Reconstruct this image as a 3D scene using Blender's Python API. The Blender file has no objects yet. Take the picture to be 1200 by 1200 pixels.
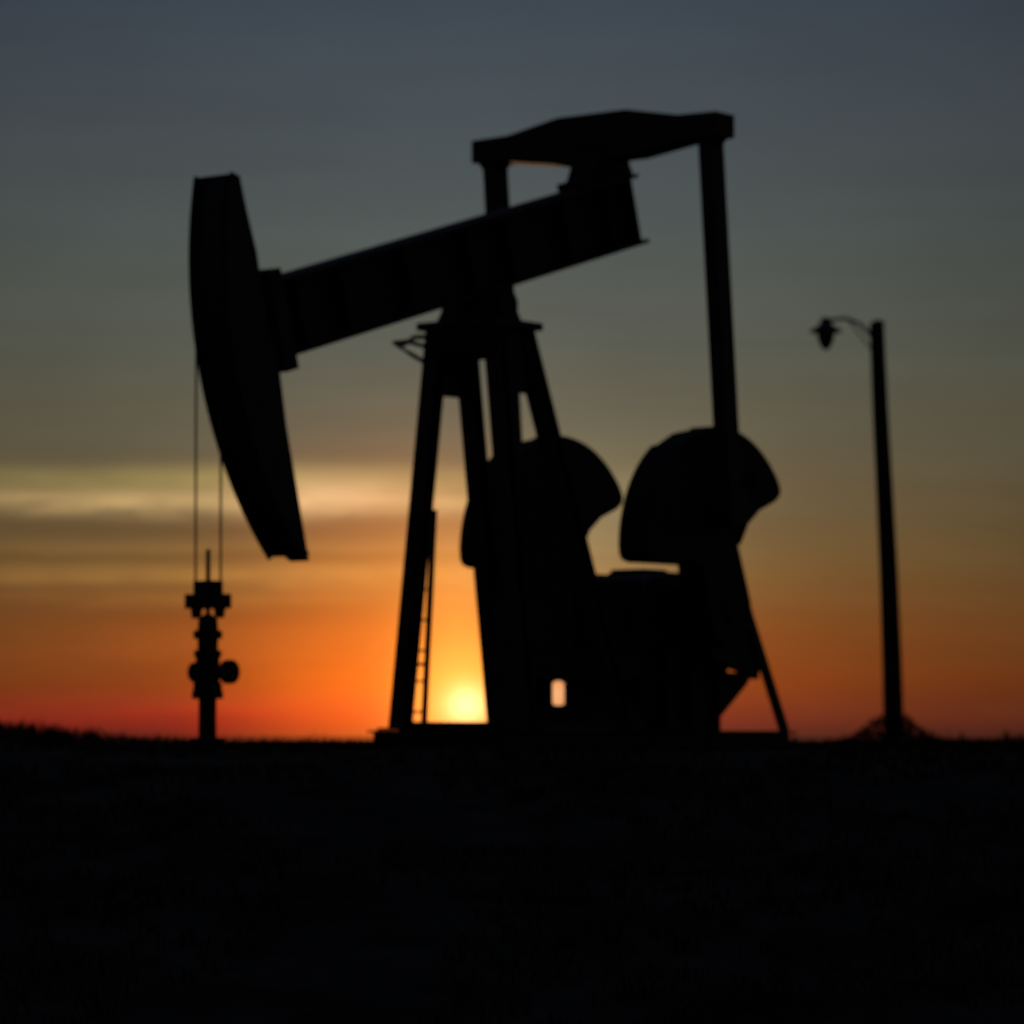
import bpy, bmesh, math, random
from mathutils import Vector, Matrix, noise
random.seed(7)
S = bpy.context.scene
col = S.collection
R = math.radians

# ------------------------------------------------------------------ materials
def mat(name, base, var=0.4, rough=0.75, metal=0.0, scale=6.0, bump=0.15, tint=None):
    m = bpy.data.materials.new(name); m.use_nodes = True
    nt = m.node_tree; n = nt.nodes; b = n['Principled BSDF']
    tc = n.new('ShaderNodeTexCoord')
    nz = n.new('ShaderNodeTexNoise'); nz.inputs['Scale'].default_value = scale
    nz.inputs['Detail'].default_value = 8; nz.inputs['Roughness'].default_value = 0.65
    nt.links.new(tc.outputs['Object'], nz.inputs['Vector'])
    r = n.new('ShaderNodeValToRGB')
    r.color_ramp.elements[0].position = .32; r.color_ramp.elements[1].position = .7
    t = tint or base
    r.color_ramp.elements[0].color = (*[c * (1 - var) for c in base], 1)
    r.color_ramp.elements[1].color = (*[c * (1 + var) for c in t], 1)
    nt.links.new(nz.outputs['Fac'], r.inputs['Fac'])
    nt.links.new(r.outputs['Color'], b.inputs['Base Color'])
    b.inputs['Roughness'].default_value = rough; b.inputs['Metallic'].default_value = metal
    bp = n.new('ShaderNodeBump'); bp.inputs['Strength'].default_value = bump
    bp.inputs['Distance'].default_value = 0.02
    nt.links.new(nz.outputs['Fac'], bp.inputs['Height'])
    nt.links.new(bp.outputs['Normal'], b.inputs['Normal'])
    return m

M_steel = mat('weathered_dark_paint', (.030, .030, .033), tint=(.040, .034, .030), rough=.72)
M_head = mat('horse_head_paint', (.026, .028, .034), rough=.65)
M_iron = mat('cast_iron', (.022, .021, .021), tint=(.032, .024, .020), rough=.8, scale=14)
M_gear = mat('blue_grey_housing_paint', (.030, .036, .050), rough=.6)
M_cable = mat('greasy_wire_rope', (.03, .028, .026), rough=.55, metal=.5, scale=60)
M_rod = mat('oiled_rod_steel', (.10, .095, .09), rough=.35, metal=.8, scale=30)
M_rust = mat('rusty_pipe', (.045, .028, .020), tint=(.06, .033, .022), rough=.85, scale=18)
M_wood = mat('weathered_pole_wood', (.045, .036, .028), rough=.9, scale=9)
M_lamp = mat('lamp_metal', (.04, .042, .04), rough=.6)
M_glass = mat('dusty_lamp_glass', (.05, .05, .048), rough=.3, scale=20)
M_ground = mat('dark_soil', (.040, .034, .027), var=.6, tint=(.055, .045, .034), rough=1, scale=1.3, bump=.5)
M_grass = mat('dry_grass', (.060, .052, .030), var=.5, rough=1, scale=2)
M_leaf = mat('scrub_leaf', (.022, .024, .013), var=.4, rough=.9, scale=4)
for m_ in (M_ground, M_grass, M_leaf):
    m_.node_tree.nodes['Principled BSDF'].inputs['Specular IOR Level'].default_value = 0.05

# ------------------------------------------------------------------ mesh helpers
def obj(name, bm, m, parent=None, bevel=0.0, smooth=False):
    bmesh.ops.recalc_face_normals(bm, faces=bm.faces)
    me = bpy.data.meshes.new(name); bm.to_mesh(me); bm.free()
    me.materials.append(m)
    if smooth:
        for p in me.polygons: p.use_smooth = True
    o = bpy.data.objects.new(name, me); col.objects.link(o)
    if parent: o.parent = parent
    if bevel:
        b = o.modifiers.new('bevel', 'BEVEL'); b.width = bevel; b.segments = 2; b.limit_method = 'ANGLE'
    if smooth:
        e = o.modifiers.new('split', 'EDGE_SPLIT'); e.split_angle = R(38)
    return o
def thing(name, label, cat, loc, rz=0):
    o = bpy.data.objects.new(name, None); col.objects.link(o)
    o.empty_display_size = .3
    o.location = loc; o.rotation_euler = (0, 0, rz); o['label'] = label; o['category'] = cat
    return o
def box(bm, x0, x1, y0, y1, z0, z1):
    v = [bm.verts.new((x, y, z)) for x in (x0, x1) for y in (y0, y1) for z in (z0, z1)]
    for f in ((0,1,3,2),(4,6,7,5),(0,4,5,1),(2,3,7,6),(0,2,6,4),(1,5,7,3)):
        bm.faces.new([v[i] for i in f])
def prism(bm, pts, y0, y1):                      # polygon in x,z pushed along y
    a = [bm.verts.new((x, y0, z)) for x, z in pts]; b = [bm.verts.new((x, y1, z)) for x, z in pts]
    n = len(pts)
    bm.faces.new(a); bm.faces.new(b[::-1])
    for i in range(n): bm.faces.new((a[i], b[i], b[(i+1) % n], a[(i+1) % n]))
def frame(d, side=Vector((0, 1, 0))):
    d = d.normalized()
    s = side - d * side.dot(d)
    if s.length < 1e-4: s = Vector((1, 0, 0)) - d * d.x
    s.normalize(); return s, d.cross(s)
def bar(bm, p, q, w, h, w2=None, h2=None, side=Vector((0, 1, 0))):   # rectangular bar p->q; w along side
    p, q = Vector(p), Vector(q); s, t = frame(q - p, side)
    w2 = w2 or w; h2 = h2 or h
    a = [bm.verts.new(p + s*w/2*i + t*h/2*j) for i, j in ((-1,-1),(1,-1),(1,1),(-1,1))]
    b = [bm.verts.new(q + s*w2/2*i + t*h2/2*j) for i, j in ((-1,-1),(1,-1),(1,1),(-1,1))]
    bm.faces.new(a[::-1]); bm.faces.new(b)
    for i in range(4): bm.faces.new((a[i], a[(i+1)%4], b[(i+1)%4], b[i]))
def ibar(bm, p, q, w, h, tf=.02, tw=.014, side=Vector((0, 1, 0))):    # rolled I section p->q
    p, q = Vector(p), Vector(q); s, t = frame(q - p, side)
    prof = [(-w/2,-h/2),(w/2,-h/2),(w/2,-h/2+tf),(tw/2,-h/2+tf),(tw/2,h/2-tf),(w/2,h/2-tf),
            (w/2,h/2),(-w/2,h/2),(-w/2,h/2-tf),(-tw/2,h/2-tf),(-tw/2,-h/2+tf),(-w/2,-h/2+tf)]
    a = [bm.verts.new(p + s*i + t*j) for i, j in prof]; b = [bm.verts.new(q + s*i + t*j) for i, j in prof]
    n = len(prof); bm.faces.new(a[::-1]); bm.faces.new(b)
    for i in range(n): bm.faces.new((a[i], a[(i+1)%n], b[(i+1)%n], b[i]))
def tube(bm, pts, r, n=12, r2=None):
    pts = [Vector(p) for p in pts]; rings = []
    s = None
    for i, p in enumerate(pts):
        d = (pts[min(i+1, len(pts)-1)] - pts[max(i-1, 0)]).normalized()
        if s is None: s, t = frame(d, Vector((.31, .95, .05)))
        else:
            s = (s - d*s.dot(d)).normalized(); t = d.cross(s)
        k = i / max(1, len(pts)-1); rr = r + ((r2 if r2 is not None else r) - r) * k
        rings.append([bm.verts.new(p + (s*math.cos(a) + t*math.sin(a))*rr) for a in [2*math.pi*j/n for j in range(n)]])
    for a, b in zip(rings, rings[1:]):
        for j in range(n): bm.faces.new((a[j], a[(j+1)%n], b[(j+1)%n], b[j]))
    bm.faces.new(rings[0][::-1]); bm.faces.new(rings[-1])
def lathe(bm, prof, c=(0, 0, 0), axis='z', n=24):
    c = Vector(c); rings = []
    for r, h in prof:
        ring = []
        for j in range(n):
            a = 2*math.pi*j/n; u, v = r*math.cos(a), r*math.sin(a)
            ring.append(bm.verts.new(c + Vector({'z': (u, v, h), 'y': (u, h, v), 'x': (h, u, v)}[axis])))
        rings.append(ring)
    for a, b in zip(rings, rings[1:]):
        for j in range(n): bm.faces.new((a[j], a[(j+1)%n], b[(j+1)%n], b[j]))
    bm.faces.new(rings[0]); bm.faces.new(rings[-1])
NB = bmesh.new

# ------------------------------------------------------------------ ground
def sm(a, b, x):
    t = max(0., min(1., (x - a) / (b - a))); return t*t*(3 - 2*t)
def height(x, y):
    z = -1.65 + 1.65 * sm(15, 30.5, y + .5*math.sin(x*.35))
    z += .32 * math.exp(-((x + 7.2)/2.3)**2 - ((y - 42)/6)**2)         # low rise on the left
    z += .10 * math.exp(-((x - 6.0)/.9)**2 - ((y - 58)/4)**2)          # spoil round the lamp pole
    k = sm(2, 6, abs(y - 35.5)) if abs(x) < 5 else 1                   # level pad under the pump
    z += k * .045 * noise.noise(Vector((x*.6, y*.35, 0))) + k*.02*noise.noise(Vector((x*2.1, y*1.1, 3)))
    return z
def spread(lo, hi, step, far, grow=1.25):
    a = []; v = lo
    while v <= hi: a.append(v); v += step
    s = step; v = a[-1]
    while v < far: s *= grow; v += s; a.append(v)
    return a
xs = spread(0, 9, .16, 4000); xs = [-x for x in xs[::-1]] + xs[1:]
ys = spread(12, 62, .25, 6000); back = []; v, s = 12, .25
while v > -300: s *= 1.35; v -= s; back.append(v)
ys = back[::-1] + ys
bm = NB()
grid = [[bm.verts.new((x, y, height(x, y))) for x in xs] for y in ys]
for a, b in zip(grid, grid[1:]):
    for i in range(len(xs)-1): bm.faces.new((a[i], a[i+1], b[i+1], b[i]))
g = obj('ground', bm, M_ground, smooth=False); g['kind'] = 'structure'
for p in g.data.polygons: p.use_smooth = True

bm = NB()
def blades(x, y, n, hmax):
    z = height(x, y)
    for _ in range(n):
        px, py = x + random.gauss(0, .05), y + random.gauss(0, .05)
        a = random.uniform(0, math.pi); h = hmax*random.uniform(.4, 1); w = .006 + .008*random.random()
        lx, ly = random.gauss(0, .35)*h, random.gauss(0, .35)*h
        dx, dy = math.cos(a)*w, math.sin(a)*w
        b0 = bm.verts.new((px-dx, py-dy, z-.02)); b1 = bm.verts.new((px+dx, py+dy, z-.02))
        m0 = bm.verts.new((px+lx*.4-dx*.7, py+ly*.4-dy*.7, z+h*.55)); m1 = bm.verts.new((px+lx*.4+dx*.7, py+ly*.4+dy*.7, z+h*.55))
        t = bm.verts.new((px+lx, py+ly, z+h))
        bm.faces.new((b0, b1, m1, m0)); bm.faces.new((m0, m1, t))
for _ in range(5200):
    y = random.uniform(18.5, 48); x = random.uniform(-.155, .155)*y
    d = noise.noise(Vector((x*.5, y*.5, 9)))
    if d < -.15: continue
    near_pad = abs(x) < 4.2 and 31.0 < y < 38.5
    blades(x, y, 5, (.04 if near_pad else .10)*(1 + .9*max(0, d)))
for _ in range(420):                                                    # taller weeds along the crest, clear of the pad
    y = random.uniform(29, 46); x = random.uniform(-.14, .14)*y
    if abs(x) < 4.4 and 30.5 < y < 39 or noise.noise(Vector((x*.9, y*.3, 4))) < .05: continue
    blades(x, y, 7, random.uniform(.10, .24))
gr = obj('grass', bm, M_grass); gr['kind'] = 'stuff'; gr['label'] = 'short dry grass growing over the dark ground'
gr['category'] = 'grass'

# ------------------------------------------------------------------ pump jack
PSI = R(52)
D = 34.6
pump = thing('pump_jack', 'black oil pump jack with drooping horse head and twin cranks on open ground', 'pump jack',
             ((562-600)/4500*D, D, 0), math.pi + PSI)
# local axes: +x towards the horse head, +y the side of the nearer crank
# skid
bm = NB()
for s in (-1, 1): ibar(bm, (.62, s*.72, .07), (-3.9, s*.72, .07), .16, .20)
for x in (.5, -.45, -1.25, -2.0, -2.9, -3.75): ibar(bm, (x, -.64, .072), (x, .64, .072), .12, .16, side=Vector((1, 0, 0)))
obj('skid_frame', bm, M_steel, pump)
# samson post
feet = [(.25, -.72), (.25, .72), (-1.2, -.72), (-1.2, .72)]
tops = [(.2, -.33), (.2, .33), (-.2, -.33), (-.2, .33)]
for (fx, fy), (tx, ty) in zip(feet, tops):
    bm = NB(); ibar(bm, (fx, fy, .18), (tx, ty, 3.78), .155, .16, .02, .018)
    box(bm, fx-.16, fx+.16, fy-.14, fy+.14, .172, .195)
    obj('post_leg', bm, M_steel, pump)
def on(i, z):
    (fx, fy), (tx, ty) = feet[i], tops[i]; k = (z - .18)/3.6
    return Vector((fx + (tx-fx)*k, fy + (ty-fy)*k, z))
for i, j, za, zb in ((2, 3, .95, .95), (2, 3, 2.3, 2.3)):
    bm = NB(); bar(bm, on(i, za), on(j, zb), .07, .09, side=Vector((1, 0, 0))); obj('post_brace', bm, M_steel, pump)
for i, j in ((0, 2), (1, 3)):
    bm = NB(); bar(bm, on(i, .205), on(j, .205), .06, .09); obj('post_brace', bm, M_steel, pump)
    bm = NB(); prism(bm, [(.22, 3.72), (-.24, 3.72), (-.3, 3.2), (.26, 3.2)], (-.385 if i == 0 else .365), (-.365 if i == 0 else .385))
    obj('gusset_plate', bm, M_steel, pump)
bm = NB(); box(bm, -.36, .36, -.45, .45, 3.78, 3.85); box(bm, -.30, .30, -.36, .36, 3.55, 3.779)
obj('post_cap', bm, M_steel, pump, .008)
# saddle bearing
bm = NB(); prism(bm, [(-.3, 3.852), (.3, 3.852), (.22, 3.97), (.17, 4.12), (-.17, 4.16), (-.22, 3.97)], -.26, .26)
lathe(bm, [(.0, -.34), (.13, -.34), (.13, .34), (.0, .34)], (0, 0, 4.0), 'y')
obj('saddle_bearing', bm, M_iron, pump)
# walking beam
TH = R(16.2); e = Vector((math.cos(TH), 0, -math.sin(TH))); nrm = Vector((math.sin(TH), 0, math.cos(TH)))
C0 = Vector((0, 0, 4.465))
bm = NB(); ibar(bm, C0 - e*2.42, C0 + e*3.02, .30, .665, .035, .022)
for t in (-2.3, -1.9, -1.2, -.3, .3, 1.2, 2.1, 2.7):                     # web stiffeners
    for s in (-1, 1):
        p = C0 + e*t + Vector((0, s*.078, 0)); bar(bm, p - nrm*.295, p + nrm*.295, .13, .014)
obj('walking_beam', bm, M_steel, pump)
# horse head
HC = (0., 4.13); HR = 3.57
def arc(r, a0, a1, n): return [(HC[0] + r*math.cos(R(a0 + (a1-a0)*i/n)), HC[1] + r*math.sin(R(a0 + (a1-a0)*i/n))) for i in range(n+1)]
face = arc(HR, 10.5, -43.8, 28)
back = [(2.46, 1.60), (2.58, 2.05), (2.76, 2.75), (2.86, 3.28), (3.00, 3.55), (3.14, 4.17), (3.27, 4.52), (3.36, 4.80)]
bm = NB(); prism(bm, face + back, -.11, .11)
hd = obj('horse_head', bm, M_head, pump, .006)
bm = NB()                                                               # wide curved face plate with cable lips
f0 = arc(HR, 10.5, -43.8, 28); f1 = arc(HR+.03, 10.5, -43.8, 28); f2 = arc(HR+.07, 10.5, -43.8, 28)
prism(bm, f1 + arc(HR+.002, 10.5, -43.8, 28)[::-1], -.19, .19)
for s in (-1, 1): prism(bm, f2 + f0[::-1], min(s*.192, s*.212), max(s*.192, s*.212))
obj('curved_face_plate', bm, M_head, hd)
bm = NB(); p = C0 + e*2.95; bar(bm, p - nrm*.45, p + nrm*.42, .27, .16); obj('head_mount', bm, M_steel, hd)
# bridle
for s in (-1, 1):
    bm = NB(); y = s*.14
    pts = [(HC[0]+(HR+.045)*math.cos(R(a)), y, HC[1]+(HR+.045)*math.sin(R(a))) for a in (10, 8, 6, 4, 2, 0)]
    tube(bm, pts + [(HR+.045, y, 2.6), (HR+.04, y, 1.28)], .010, 8); obj('bridle_cable', bm, M_cable, pump)
RX = HR + .04
bm = NB(); box(bm, RX-.10, RX+.10, -.175, .175, 1.17, 1.29)
for s in (-1, 1): lathe(bm, [(0, 1.12), (.04, 1.12), (.05, 1.19), (.05, 1.202), (0, 1.202)], (RX, s*.13, -.03), n=10)
cb = obj('carrier_bar', bm, M_iron, pump, .008)
bm = NB(); box(bm, RX-.075, RX+.075, -.10, .10, 1.292, 1.40); lathe(bm, [(0, -.115), (.018, -.115), (.018, .115), (0, .115)], (RX-.03, 0, 1.35), 'y', 8)
obj('rod_clamp', bm, M_iron, cb, .006)
bm = NB(); tube(bm, [(RX, 0, .96), (RX, 0, 1.66)], .02, 10); obj('polished_rod', bm, M_rod, pump, smooth=True)
# tail bearing and equalizer
EX, EZ = -1.83, 5.74
tb = C0 + e*(-1.83/math.cos(TH)) + nrm*.333
bm = NB(); bar(bm, tb + e*.36 + nrm*.035, tb - e*.4 + nrm*.035, .34, .07)
prism(bm, [(EX-.30, tb.z+.11), (EX+.34, tb.z-.01), (EX+.2, EZ-.12), (EX+.12, EZ+.1), (EX-.12, EZ+.1), (EX-.24, EZ-.12)], -.15, .15)
lathe(bm, [(0, -.22), (.12, -.22), (.12, .22), (0, .22)], (EX, 0, EZ-.12), 'x')
obj('tail_bearing', bm, M_iron, pump)
bm = NB()
prof = [(-1.44, -.10), (-1.1, -.11), (-.45, -.20), (.45, -.20), (1.1, -.11), (1.44, -.10), (1.44, .12), (1.0, .13), (.4, .24), (-.4, .24), (-1.0, .13), (-1.44, .12)]
a = [bm.verts.new((EX-.152, y, EZ+z)) for y, z in prof]; b = [bm.verts.new((EX+.152, y, EZ+z)) for y, z in prof]
bm.faces.new(a); bm.faces.new(b[::-1])
for i in range(len(prof)): bm.faces.new((a[i], b[i], b[(i+1)%len(prof)], a[(i+1)%len(prof)]))
obj('equalizer_beam', bm, M_steel, pump, .008)
# cranks
CM = Vector((-2.14, 0, 2.16)); ca = Vector((.308, 0, .951)); cbv = Vector((.951, 0, -.308))
SH = CM - ca*.92
def P(a, b): q = CM + ca*a + cbv*b; return (q.x, q.z)
def arc_a(b): return -.35 + math.sqrt(1.18**2 - b*b)
for s in (-1, 1):
    y0, y1 = (.78, 1.08) if s > 0 else (-1.08, -.78)
    # pitman, outside the crank
    bm = NB(); yp = s*1.27
    bar(bm, (EX, yp, EZ-.06), (-2.12, yp, 2.38), .15, .20)
    lathe(bm, [(0, -.10), (.17, -.10), (.17, .10), (0, .10)], (-2.14, yp, 2.22), 'y')
    lathe(bm, [(0, -.1), (.15, -.1), (.15, .1), (0, .1)], (EX, yp, EZ-.02), 'y')
    obj('pitman_arm', bm, M_steel, pump)
    bm = NB()
    ends = [P(-.92 + .34*math.sin(t)*-1, .34*math.cos(t)) for t in [math.pi*i/10 for i in range(11)]]
    prism(bm, ends + [P(-.3, -.30), P(arc_a(.3)-.02, -.30), P(arc_a(0)-.02, 0), P(arc_a(.3)-.02, .30), P(-.3, .30)], y0, y1)
    ck = obj('crank', bm, M_iron, pump, .012)
    for t in (1, -1):
        bm = NB(); bs = [.305 + (1.11-.305)*math.sin(math.pi/2*i/18) for i in range(19)]
        low = [(1.13, -.05), (1.10, -.11), (1.03, -.15), (.9, -.19), (.68, -.26), (.305, -.38)] if t > 0 else [(1.13, -.05), (1.09, -.11), (.98, -.14), (.72, -.15), (.5, -.22), (.305, -.38)]
        prism(bm, [P(arc_a(b), t*b) for b in bs] + [P(a_, t*b) for b, a_ in low], y0-.03, y1+.03)
        c1 = P(.18, t*.7)
        lathe(bm, [(0, 0), (.11, 0), (.08, .07), (0, .07)] if s > 0 else [(0, 0), (.11, 0), (.08, -.07), (0, -.07)],
              (c1[0], (y1+.029) if s > 0 else (y0-.029), c1[1]), 'y', 14)
        obj('counterweight', bm, M_iron, ck, .03)
    bm = NB(); ya, yb = sorted((s*1.08, s*1.2)); lathe(bm, [(0, ya), (.075, ya), (.075, yb), (0, yb)], (-2.14, 0, 2.22), 'y', 16)
    obj('wrist_pin', bm, M_iron, ck)
# gear reducer
bm = NB()
pr = [(-1.72, .98), (-1.62, 1.18), (-1.62, 1.22), (-1.78, 1.50), (-1.95, 1.60), (-2.15, 1.635), (-2.75, 1.635), (-2.98, 1.56), (-3.12, 1.36), (-3.16, 1.2), (-3.14, .98)]
prism(bm, pr, -.52, .52)
prism(bm, [(-1.55, 1.225), (-3.22, 1.225), (-3.22, 1.29), (-1.55, 1.29)], -.57, .57)
for y in (-.4, -.13, .13, .4):
    prism(bm, [(-1.70, .985), (-1.80, 1.53), (-2.15, 1.665), (-2.75, 1.665), (-3.02, 1.58), (-3.19, 1.2), (-3.15, .985)], y-.012, y+.012)
box(bm, -2.62, -2.25, -.2, .2, 1.62, 1.70)
gb = obj('gear_reducer', bm, M_gear, pump, .01)
bm = NB(); lathe(bm, [(0, -1.12), (.10, -1.12), (.10, 1.12), (0, 1.12)], (SH.x, 0, SH.z), 'y'); lathe(bm, [(.0, -.66), (.2, -.66), (.2, .66), (0, .66)], (SH.x, 0, SH.z), 'y')
obj('slow_shaft', bm, M_iron, gb, smooth=True)
# pedestal carrying the reducer, stepped towards the post
bm = NB(); box(bm, -3.05, -2.02, -.48, .48, .155, .975)
box(bm, -2.018, -.80, -.50, .46, .64, 1.56); box(bm, -2.018, -1.86, -.46, .46, .402, .638); box(bm, -2.018, -.952, -.44, .44, .156, .40); box(bm, -.95, -.80, -.495, -.2, .157, .638); box(bm, -1.1, -.803, -.497, .2, 1.56, 1.74); box(bm, -1.56, -1.36, -.46, -.36, .402, .638); box(bm, -2.018, -1.6, -.5, .5, .9, .978)
for px_, pz_, sx, sz in ((-1.859, .403, 1, 1), (-1.561, .403, -1, 1), (-1.859, .637, 1, -1), (-1.561, .637, -1, -1)):   # corner fillets of the opening
    prism(bm, [(px_, pz_), (px_ + sx*.10, pz_), (px_ + sx*.03, pz_ + sz*.025), (px_, pz_ + sz*.075)], -.43, -.39)
for x in (-2.95, -2.5, -2.1):
    for s in (-1, 1): box(bm, x-.012, x+.012, min(s*.482, s*.58), max(s*.482, s*.58), .16, .97)
obj('reducer_pedestal', bm, M_steel, pump, .008)
# motor on its raised base
bm = NB(); box(bm, -3.72, -3.055, -.50, .50, .67, .73)
for s_ in (-1, 1): prism(bm, [(-3.055, .22), (-3.055, .668), (-3.66, .668), (-3.62, .62)], s_*.40-.03, s_*.40+.03)
obj('motor_base', bm, M_steel, pump)
bm = NB(); MZ = 1.0
lathe(bm, [(0, -.34), (.20, -.34), (.25, -.30), (.25, .28), (.22, .33), (.05, .34), (.045, .6), (0, .6)], (-3.38, 0, MZ), 'y', 28)
for i in range(20):
    a_ = 2*math.pi*i/20; c, s_ = math.cos(a_), math.sin(a_)
    bar(bm, (-3.38 + c*.265, -.27, MZ + s_*.265), (-3.38 + c*.265, .25, MZ + s_*.265), .012, .05, side=Vector((-s_, 0, c)))
box(bm, -3.56, -3.20, -.24, .24, .732, .80); box(bm, -3.28, -3.10, -.12, .12, MZ+.16, MZ+.31)
obj('electric_motor', bm, M_gear, pump)
c1, r1, c2, r2 = Vector((-2.92, 1.22)), .42, Vector((-3.36, .88)), .18
bm = NB(); d = c2 - c1; th = math.atan2(d.y, d.x); off = math.acos((r1-r2)/d.length)
pts = [(c1.x + r1*math.cos(t), c1.y + r1*math.sin(t)) for t in [th+off + (2*math.pi-2*off)*i/20 for i in range(21)]]
pts += [(c2.x + r2*math.cos(t), c2.y + r2*math.sin(t)) for t in [th-off + 2*off*i/10 for i in range(11)]]
prism(bm, pts, .585, .69)
obj('belt_guard', bm, M_steel, pump, .01)
for s in (-1, 1):
    bm = NB(); bar(bm, (-3.20, s*.71, 1.33), (-3.84, s*.715, .16), .05, .10); obj('rear_strut', bm, M_steel, pump)
# ladder on the front of the post
bm = NB()
la, lb = Vector((.40, -.57, .17)), Vector((.35, -.495, 2.15)); wd = Vector((0, .25, 0))
bar(bm, la, lb, .035, .05); bar(bm, la + wd, lb + wd, .035, .05)
for i in range(7):
    p = la.lerp(lb, (i + .6)/7.2); tube(bm, [p, p + wd], .011, 6)
for k in (.3, .92):
    p = la.lerp(lb, k); bar(bm, p + wd*.5, p + wd*.5 - Vector((.12, 0, 0)), .03, .03)
ld = obj('ladder', bm, M_steel, pump)
bm = NB()                                                               # step bracket bolted to the front leg
q = Vector((.27, -.37, 3.47))
tube(bm, [q, q + Vector((.10, -.13, .10)), q + Vector((.16, -.2, .16)), q + Vector((.10, -.10, .25)), q + Vector((-.1, .02, .27))], .022, 8)
tube(bm, [q + Vector((.16, -.2, .16)), q + Vector((.3, -.16, .19)), q + Vector((.32, 0, .19)), q + Vector((.14, .12, .14)), q + Vector((-.1, .1, .1))], .02, 8)
obj('step_bracket', bm, M_steel, pump)

# ------------------------------------------------------------------ wellhead under the head
mw = Matrix.Translation(pump.location) @ Matrix.Rotation(math.pi + PSI, 4, 'Z')
wl = mw @ Vector((RX, 0, 0))
wh = thing('wellhead', 'small wellhead with pumping tee and stuffing box standing under the horse head', 'wellhead',
           (wl.x, wl.y, height(wl.x, wl.y)-.02), math.pi + PSI)
bm = NB(); lathe(bm, [(0, -.15), (.075, -.15), (.075, .50), (0, .50)], n=18)
lathe(bm, [(0, .06), (.15, .06), (.15, .12), (0, .12)], n=18); lathe(bm, [(0, .44), (.13, .44), (.13, .51), (0, .51)], n=18)
obj('casing_pipe', bm, M_rust, wh, smooth=True)
bm = NB(); lathe(bm, [(0, .512), (.12, .512), (.12, .57), (.10, .58), (.10, .78), (.115, .79), (.115, .84), (0, .84)], n=18)
lathe(bm, [(0, -.15), (.085, -.15), (.085, -.12), (.06, -.11), (.06, .20), (.10, .21), (.10, .27), (0, .27)], (0, 0, .66), 'y', 16)
obj('pumping_tee', bm, M_rust, wh, smooth=True)
bm = NB(); lathe(bm, [(0, .842), (.085, .842), (.085, .93), (.12, .94), (.12, 1.0), (.085, 1.01), (.08, 1.10), (.045, 1.13), (.023, 1.14), (0, 1.14)], n=16)
obj('stuffing_box', bm, M_iron, wh, smooth=True)
bm = NB(); tube(bm, [(-.08, -.06, .66), (-.33, -.26, .65), (-.38, -.30, .60), (-.39, -.31, .3), (-.39, -.31, -.1)], .04, 10)
obj('flow_line', bm, M_rust, wh, smooth=True)
bm = NB(); lathe(bm, [(0, -.18), (.04, -.18), (.05, -.17), (.05, -.152), (0, -.152)], (0, 0, .66), 'y', 12); obj('bull_plug', bm, M_iron, wh)
bm = NB(); lathe(bm, [(0, .272), (.06, .272), (.06, .29), (.05, .31), (0, .31)], (0, 0, .66), 'y', 12); obj('bull_plug', bm, M_iron, wh)

# ------------------------------------------------------------------ lamp pole
PY = 60.; px = (1047-600)/4500*PY; pz = height(px, PY)
lp = thing('lamp_post', 'tall leaning wooden lamp post with one lamp on a short arm beyond the pump', 'lamp post', (px, PY, pz-.05), 0)
TOP = Vector((-.215, 0, 6.58))
bm = NB(); pts = [TOP*k + Vector((.02*math.sin(k*5), 0, 0)) for k in (0, .2, .4, .6, .8, 1)]
tube(bm, pts, .165, 16, .115); lathe(bm, [(.118, 0), (.118, .02), (.03, .07), (0, .07)], TOP, n=12)
obj('pole', bm, M_wood, lp, smooth=True)
bm = NB(); tube(bm, [TOP + Vector((-.09, 0, -.20)), TOP + Vector((-.28, 0, .0)), TOP + Vector((-.5, 0, .09)), TOP + Vector((-.70, 0, .07)), TOP + Vector((-.80, 0, -.01))], .028, 8)
tube(bm, [TOP + Vector((-.09, 0, -.42)), TOP + Vector((-.48, 0, .075))], .014, 6)
obj('lamp_arm', bm, M_lamp, lp, smooth=True)
q = TOP + Vector((-.82, 0, 0))
bm = NB(); lathe(bm, [(0, .10), (.07, .10), (.09, .02), (.12, -.02), (.25, -.10), (.26, -.13), (.24, -.13), (.1, -.06), (0, -.06)], q, n=20)
sh = obj('lamp_shade', bm, M_lamp, lp, smooth=True)
bm = NB(); lathe(bm, [(0, -.062), (.09, -.062), (.14, -.14), (.13, -.24), (.08, -.36), (.03, -.41), (0, -.41)], q, n=18)
obj('lamp_globe', bm, M_glass, sh, smooth=True)

# ------------------------------------------------------------------ scrub bush at the pole foot
bx_, by_ = 5.70, 57.5
sb = thing('scrub_bush', 'low dark scrub bush at the foot of the lamp post', 'bush', (bx_, by_, height(bx_, by_)-.03), 0)
bm = NB()
for i in range(9):
    a_ = random.uniform(0, 6.28); l = random.uniform(.15, .5)
    tube(bm, [(0, 0, 0), (math.cos(a_)*l*.5, math.sin(a_)*l*.5, .12), (math.cos(a_)*l, math.sin(a_)*l, random.uniform(.15, .28))], .014, 5, .005)
obj('stem', bm, M_wood, sb)
bm = NB()
for _ in range(2200):
    x = random.gauss(0, .36); y = random.gauss(0, .3); top = .42*math.exp(-(x/.5)**2) * (1 + .35*noise.noise(Vector((x*5, y*5, 1))))
    z = random.uniform(0, max(.03, top)); s_ = random.uniform(.018, .04)
    nv = Vector((random.gauss(0, 1), random.gauss(0, 1), random.gauss(0, 1))).normalized(); u_, w_ = frame(nv, Vector((.2, .5, .8)))
    c = Vector((x, y, z))
    bm.faces.new([bm.verts.new(c + u_*s_*i + w_*s_*.5*j) for i, j in ((-1, 0), (0, -1), (1, 0), (0, 1))])
obj('foliage', bm, M_leaf, sb)

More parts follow.
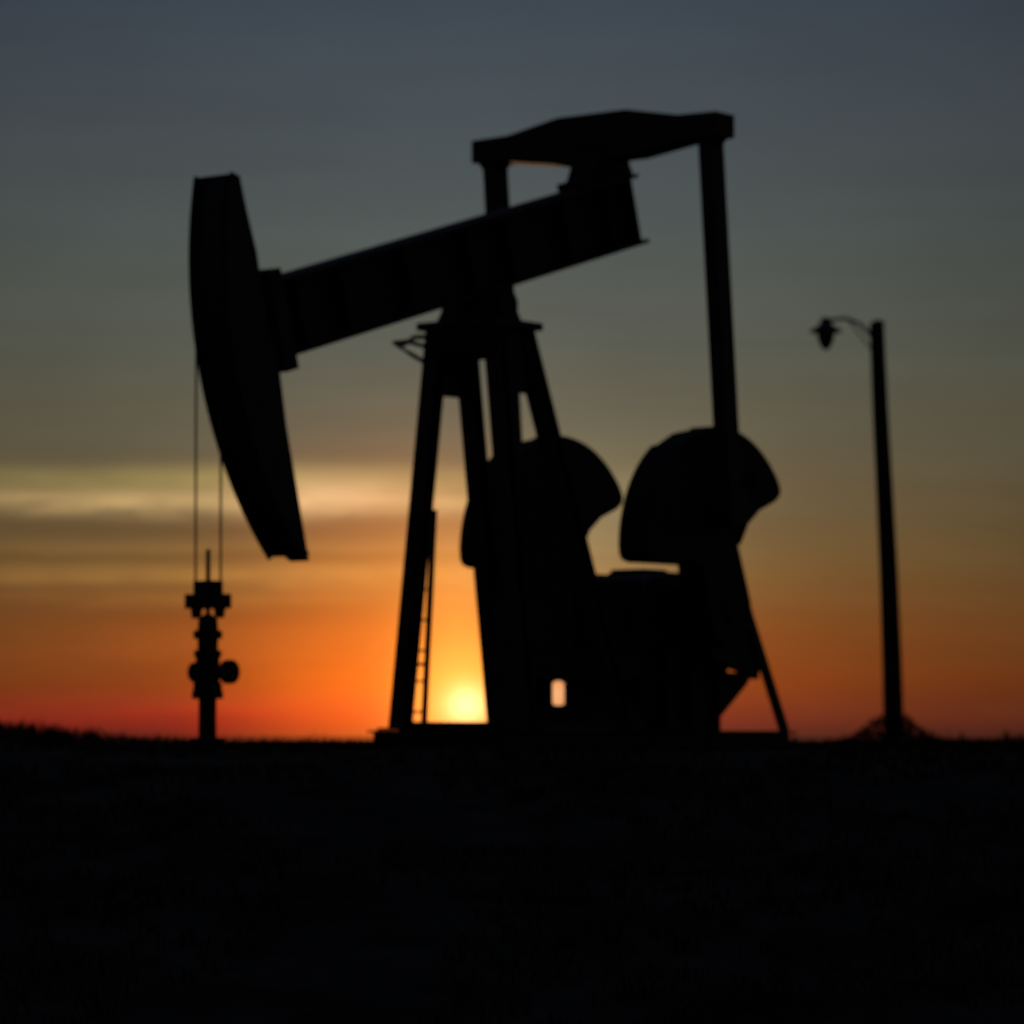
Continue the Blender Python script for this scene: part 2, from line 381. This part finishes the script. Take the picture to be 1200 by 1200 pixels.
# ------------------------------------------------------------------ sky and light
W = bpy.data.worlds.new('World'); S.world = W; W.use_nodes = True
nt = W.node_tree; N = nt.nodes; L = nt.links
bg = N['Background']
def mth(op, a, b=None, c=None, clamp=False):
    n = N.new('ShaderNodeMath'); n.operation = op; n.use_clamp = clamp
    for i, v in enumerate((a, b, c)):
        if v is None: continue
        if isinstance(v, (int, float)): n.inputs[i].default_value = v
        else: L.new(v, n.inputs[i])
    return n.outputs[0]
def lin(c):
    return tuple(((v/255)/12.92 if v/255 <= .04045 else ((v/255+.055)/1.055)**2.4) for v in c)
def ramp(fac, stops, interp='LINEAR'):
    n = N.new('ShaderNodeValToRGB'); cr = n.color_ramp; cr.interpolation = interp
    while len(cr.elements) < len(stops): cr.elements.new(.5)
    for el, (p, c) in zip(cr.elements, stops): el.position = p; el.color = (*c, 1)
    L.new(fac, n.inputs[0]); return n.outputs[0]
def vmix(kind, fac, a, b):
    n = N.new('ShaderNodeMix'); n.data_type = 'RGBA'; n.blend_type = kind; n.clamp_result = False
    for i, v in ((0, fac), (6, a), (7, b)):
        if isinstance(v, (int, float)): n.inputs[i].default_value = v
        elif isinstance(v, tuple): n.inputs[i].default_value = (*v, 1)
        else: L.new(v, n.inputs[i])
    return n.outputs[2]
tc = N.new('ShaderNodeTexCoord'); sp = N.new('ShaderNodeSeparateXYZ'); L.new(tc.outputs['Generated'], sp.inputs[0])
X, Y, Z = sp.outputs
SUN_AZ = R(-.72)                                   # sun a touch left of due +Y
az = mth('SUBTRACT', mth('ARCTAN2', X, Y), SUN_AZ)    # radians right of the sun
el = mth('ARCSINE', Z)
el0 = mth('MAXIMUM', el, 0.0)
# streaky cloud noise, long and flat along the horizon
cmb = N.new('ShaderNodeCombineXYZ'); L.new(mth('MULTIPLY', az, 5.), cmb.inputs[0]); L.new(mth('MULTIPLY', el, 75.), cmb.inputs[1])
nz = N.new('ShaderNodeTexNoise'); nz.inputs['Scale'].default_value = 1.6; nz.inputs['Detail'].default_value = 5; nz.inputs['Roughness'].default_value = .55
L.new(cmb.outputs[0], nz.inputs['Vector'])
streak = mth('SUBTRACT', nz.outputs['Fac'], .5)
cm2 = N.new('ShaderNodeCombineXYZ'); L.new(mth('MULTIPLY', az, 14.), cm2.inputs[0]); L.new(mth('MULTIPLY', el, 22.), cm2.inputs[1])
nz2 = N.new('ShaderNodeTexNoise'); nz2.inputs['Scale'].default_value = 1.3; nz2.inputs['Detail'].default_value = 4
L.new(cm2.outputs[0], nz2.inputs['Vector']); blot = mth('SUBTRACT', nz2.outputs['Fac'], .5)
cm3 = N.new('ShaderNodeCombineXYZ'); L.new(mth('MULTIPLY', az, 38.), cm3.inputs[0]); L.new(mth('MULTIPLY', el, 210.), cm3.inputs[1])
nz3 = N.new('ShaderNodeTexNoise'); nz3.inputs['Scale'].default_value = 1.0; nz3.inputs['Detail'].default_value = 6; nz3.inputs['Roughness'].default_value = .62; nz3.inputs['Distortion'].default_value = .6
L.new(cm3.outputs[0], nz3.inputs['Vector']); fine = mth('SUBTRACT', nz3.outputs['Fac'], .5)
elw = mth('ADD', el0, mth('MULTIPLY', streak, .006))
def e_(y): return max(0., (865-y)/4500)
K = 1/.30
base = ramp(mth('MULTIPLY', mth('MAXIMUM', elw, 0.), K), [
    (0.0, lin((74, 36, 26))), (e_(845)*K, lin((94, 44, 28))), (e_(800)*K, lin((108, 56, 24))), (e_(740)*K, lin((106, 66, 32))),
    (e_(640)*K, lin((99, 80, 50))), (e_(520)*K, lin((92, 87, 68))), (e_(420)*K, lin((84, 87, 76))), (e_(280)*K, lin((75, 83, 81))),
    (e_(120)*K, lin((66, 75, 81))), (e_(0)*K, lin((57, 67, 78))), (.85, lin((46, 54, 70))), (1., lin((40, 48, 66)))])
def gauss(v, s):
    q = mth('DIVIDE', v, s); return mth('EXPONENT', mth('MULTIPLY', mth('MULTIPLY', q, q), -1.))
# left of the sun is brighter: clouds still lit from below
azl = mth('MULTIPLY', mth('GREATER_THAN', az, 0.), 1.)
wid = mth('ADD', .076, mth('MULTIPLY', azl, .006))
g_broad = mth('EXPONENT', mth('MULTIPLY', mth('POWER', mth('DIVIDE', mth('ABSOLUTE', az), wid), 1.5), -1.0))
glow_col = ramp(mth('MULTIPLY', el0, K), [
    (0., (.12, .022, .010)), (e_(845)*K, (.22, .022, .006)), (e_(800)*K, (.34, .044, .0005)), (e_(740)*K, (.31, .060, .002)), (e_(680)*K, (.22, .082, .010)),
    (e_(600)*K, (.10, .052, .022)), (e_(500)*K, (.045, .034, .022)), (e_(400)*K, (.018, .016, .014)), (e_(200)*K, (.006, .007, .008)), (1., (0, 0, 0))])
tot = vmix('ADD', g_broad, base, glow_col)
# lit cloud bands left of and above the sun
def band(y, half, amp, colr, src):
    f = gauss(mth('SUBTRACT', mth('ADD', el, mth('ADD', mth('MULTIPLY', streak, .006), mth('MULTIPLY', fine, .0035))), e_(y)), half/4500)
    f = mth('MULTIPLY', mth('MULTIPLY', f, src), mth('ADD', amp, mth('MULTIPLY', mth('ADD', blot, mth('MULTIPLY', fine, .9)), amp*1.7)))
    return mth('MAXIMUM', f, 0.), colr
ndr = mth('MULTIPLY', gauss(mth('ADD', az, .06), .075), mth('LESS_THAN', az, .5))
for y, half, amp, colr, src in ((564, 14, .62, (.30, .23, .055), ndr), (589, 11, .90, (.48, .31, .12), ndr),
                                (645, 8, .25, (.30, .14, .02), ndr), (674, 11, .50, (.34, .16, .03), ndr), (703, 7, .3, (.22, .09, .012), ndr),
                                (752, 40, .30, (.20, .03, .002), ndr), (838, 24, .75, (.26, .003, .002), ndr)):
    f, c_ = band(y, half, amp, colr, src); tot = vmix('ADD', f, tot, c_)
for y, half, amp, c_ in ((620, 10, .5, (.76, .60, .54)), (655, 5, .4, (.7, .6, .5)), (722, 16, .4, (.75, .62, .55)), (850, 20, .75, (.66, .42, .6))):
    f, _ = band(y, half, amp, None, ndr); tot = vmix('MULTIPLY', mth('MINIMUM', f, 1.), tot, c_)
peach = mth('MULTIPLY', gauss(mth('ADD', az, .034), .020), gauss(mth('ADD', mth('SUBTRACT', el, e_(576)), mth('MULTIPLY', fine, .004)), .0048))
peach = mth('MULTIPLY', peach, mth('ADD', .8, mth('MULTIPLY', fine, 2.)), clamp=True); tot = vmix('ADD', peach, tot, (.30, .17, .10))
wm = mth('MULTIPLY', gauss(mth('ADD', az, .022), .030), gauss(mth('SUBTRACT', el, .046), .026)); tot = vmix('ADD', wm, tot, (.20, .045, .004))
pale = mth('MULTIPLY', gauss(mth('SUBTRACT', az, .035), .030), gauss(mth('SUBTRACT', el, .052), .02)); tot = vmix('ADD', pale, tot, (.07, .082, .048))
# hot core round the sun, a vertical pillar and the blaze on the horizon
core = mth('MULTIPLY', gauss(az, .0135), gauss(mth('SUBTRACT', el, .007), .016)); tot = vmix('ADD', core, tot, (.75, .44, .07))
disc = mth('MULTIPLY', gauss(mth('ADD', az, -.0006), .0050), gauss(mth('SUBTRACT', el, .0086), .0046)); tot = vmix('ADD', disc, tot, (.75, .66, .40))
glint = mth('MULTIPLY', gauss(mth('SUBTRACT', az, .023), .008), gauss(mth('SUBTRACT', el, .011), .006)); tot = vmix('ADD', glint, tot, (.40, .33, .17))
pil = mth('MULTIPLY', gauss(az, .018), gauss(mth('SUBTRACT', el, .02), .032)); tot = vmix('ADD', pil, tot, (.50, .17, .022))
hor = mth('MULTIPLY', gauss(mth('ADD', az, .024), .030), gauss(mth('SUBTRACT', el, .008), .022)); tot = vmix('ADD', hor, tot, (.52, .085, .0))
# faint mottling, darker sky away from the sunset
mot = mth('ADD', mth('SUBTRACT', 1.04, mth('MINIMUM', mth('MULTIPLY', mth('MULTIPLY', az, az), 10.), .25)), mth('MULTIPLY', mth('ADD', mth('ADD', streak, blot), mth('MULTIPLY', fine, .5)), .18))
sc_ = N.new('ShaderNodeVectorMath'); sc_.operation = 'SCALE'; L.new(tot, sc_.inputs[0]); L.new(mot, sc_.inputs['Scale'])
away = mth('MULTIPLY_ADD', mth('MULTIPLY', mth('ADD', Y, 1.), .5, clamp=True), .68, .32)
sc2 = N.new('ShaderNodeVectorMath'); sc2.operation = 'SCALE'; L.new(sc_.outputs[0], sc2.inputs[0]); L.new(away, sc2.inputs['Scale'])
sky = N.new('ShaderNodeTexSky'); sky.sky_type = 'NISHITA'; sky.sun_disc = False
sky.sun_elevation = R(.6); sky.sun_rotation = SUN_AZ; sky.air_density = 1.4; sky.dust_density = 3
sk = N.new('ShaderNodeVectorMath'); sk.operation = 'SCALE'; L.new(sky.outputs[0], sk.inputs[0]); sk.inputs['Scale'].default_value = .0012
add = N.new('ShaderNodeVectorMath'); add.operation = 'ADD'; L.new(sc2.outputs[0], add.inputs[0]); L.new(sk.outputs[0], add.inputs[1])
L.new(add.outputs[0], bg.inputs['Color']); bg.inputs['Strength'].default_value = 1.0

sd = bpy.data.lights.new('sun', 'SUN'); sd.energy = .25; sd.angle = R(.5); sd.color = (1., .52, .22)
so = bpy.data.objects.new('sun', sd); col.objects.link(so)
sdir = Vector((math.sin(SUN_AZ)*math.cos(R(.6)), math.cos(SUN_AZ)*math.cos(R(.6)), math.sin(R(.6))))
so.rotation_euler = sdir.to_track_quat('Z', 'Y').to_euler(); so.location = (0, 80, 20)

# ------------------------------------------------------------------ camera
cd = bpy.data.cameras.new('camera'); cam = bpy.data.objects.new('camera', cd); col.objects.link(cam)
cd.sensor_width = 36; cd.lens = 135; cd.clip_end = 20000; cd.clip_start = .1
cam.location = (0, 0, .10); cam.rotation_euler = (R(90) + math.atan(265/4500), 0, 0)
cd.dof.use_dof = True; cd.dof.focus_distance = 16; cd.dof.aperture_fstop = 2.8
S.camera = cam
S.render.resolution_x = S.render.resolution_y = 1024
S.view_settings.view_transform = 'Standard'; S.view_settings.look = 'None'; S.view_settings.exposure = 0
S.cycles.use_denoising = True
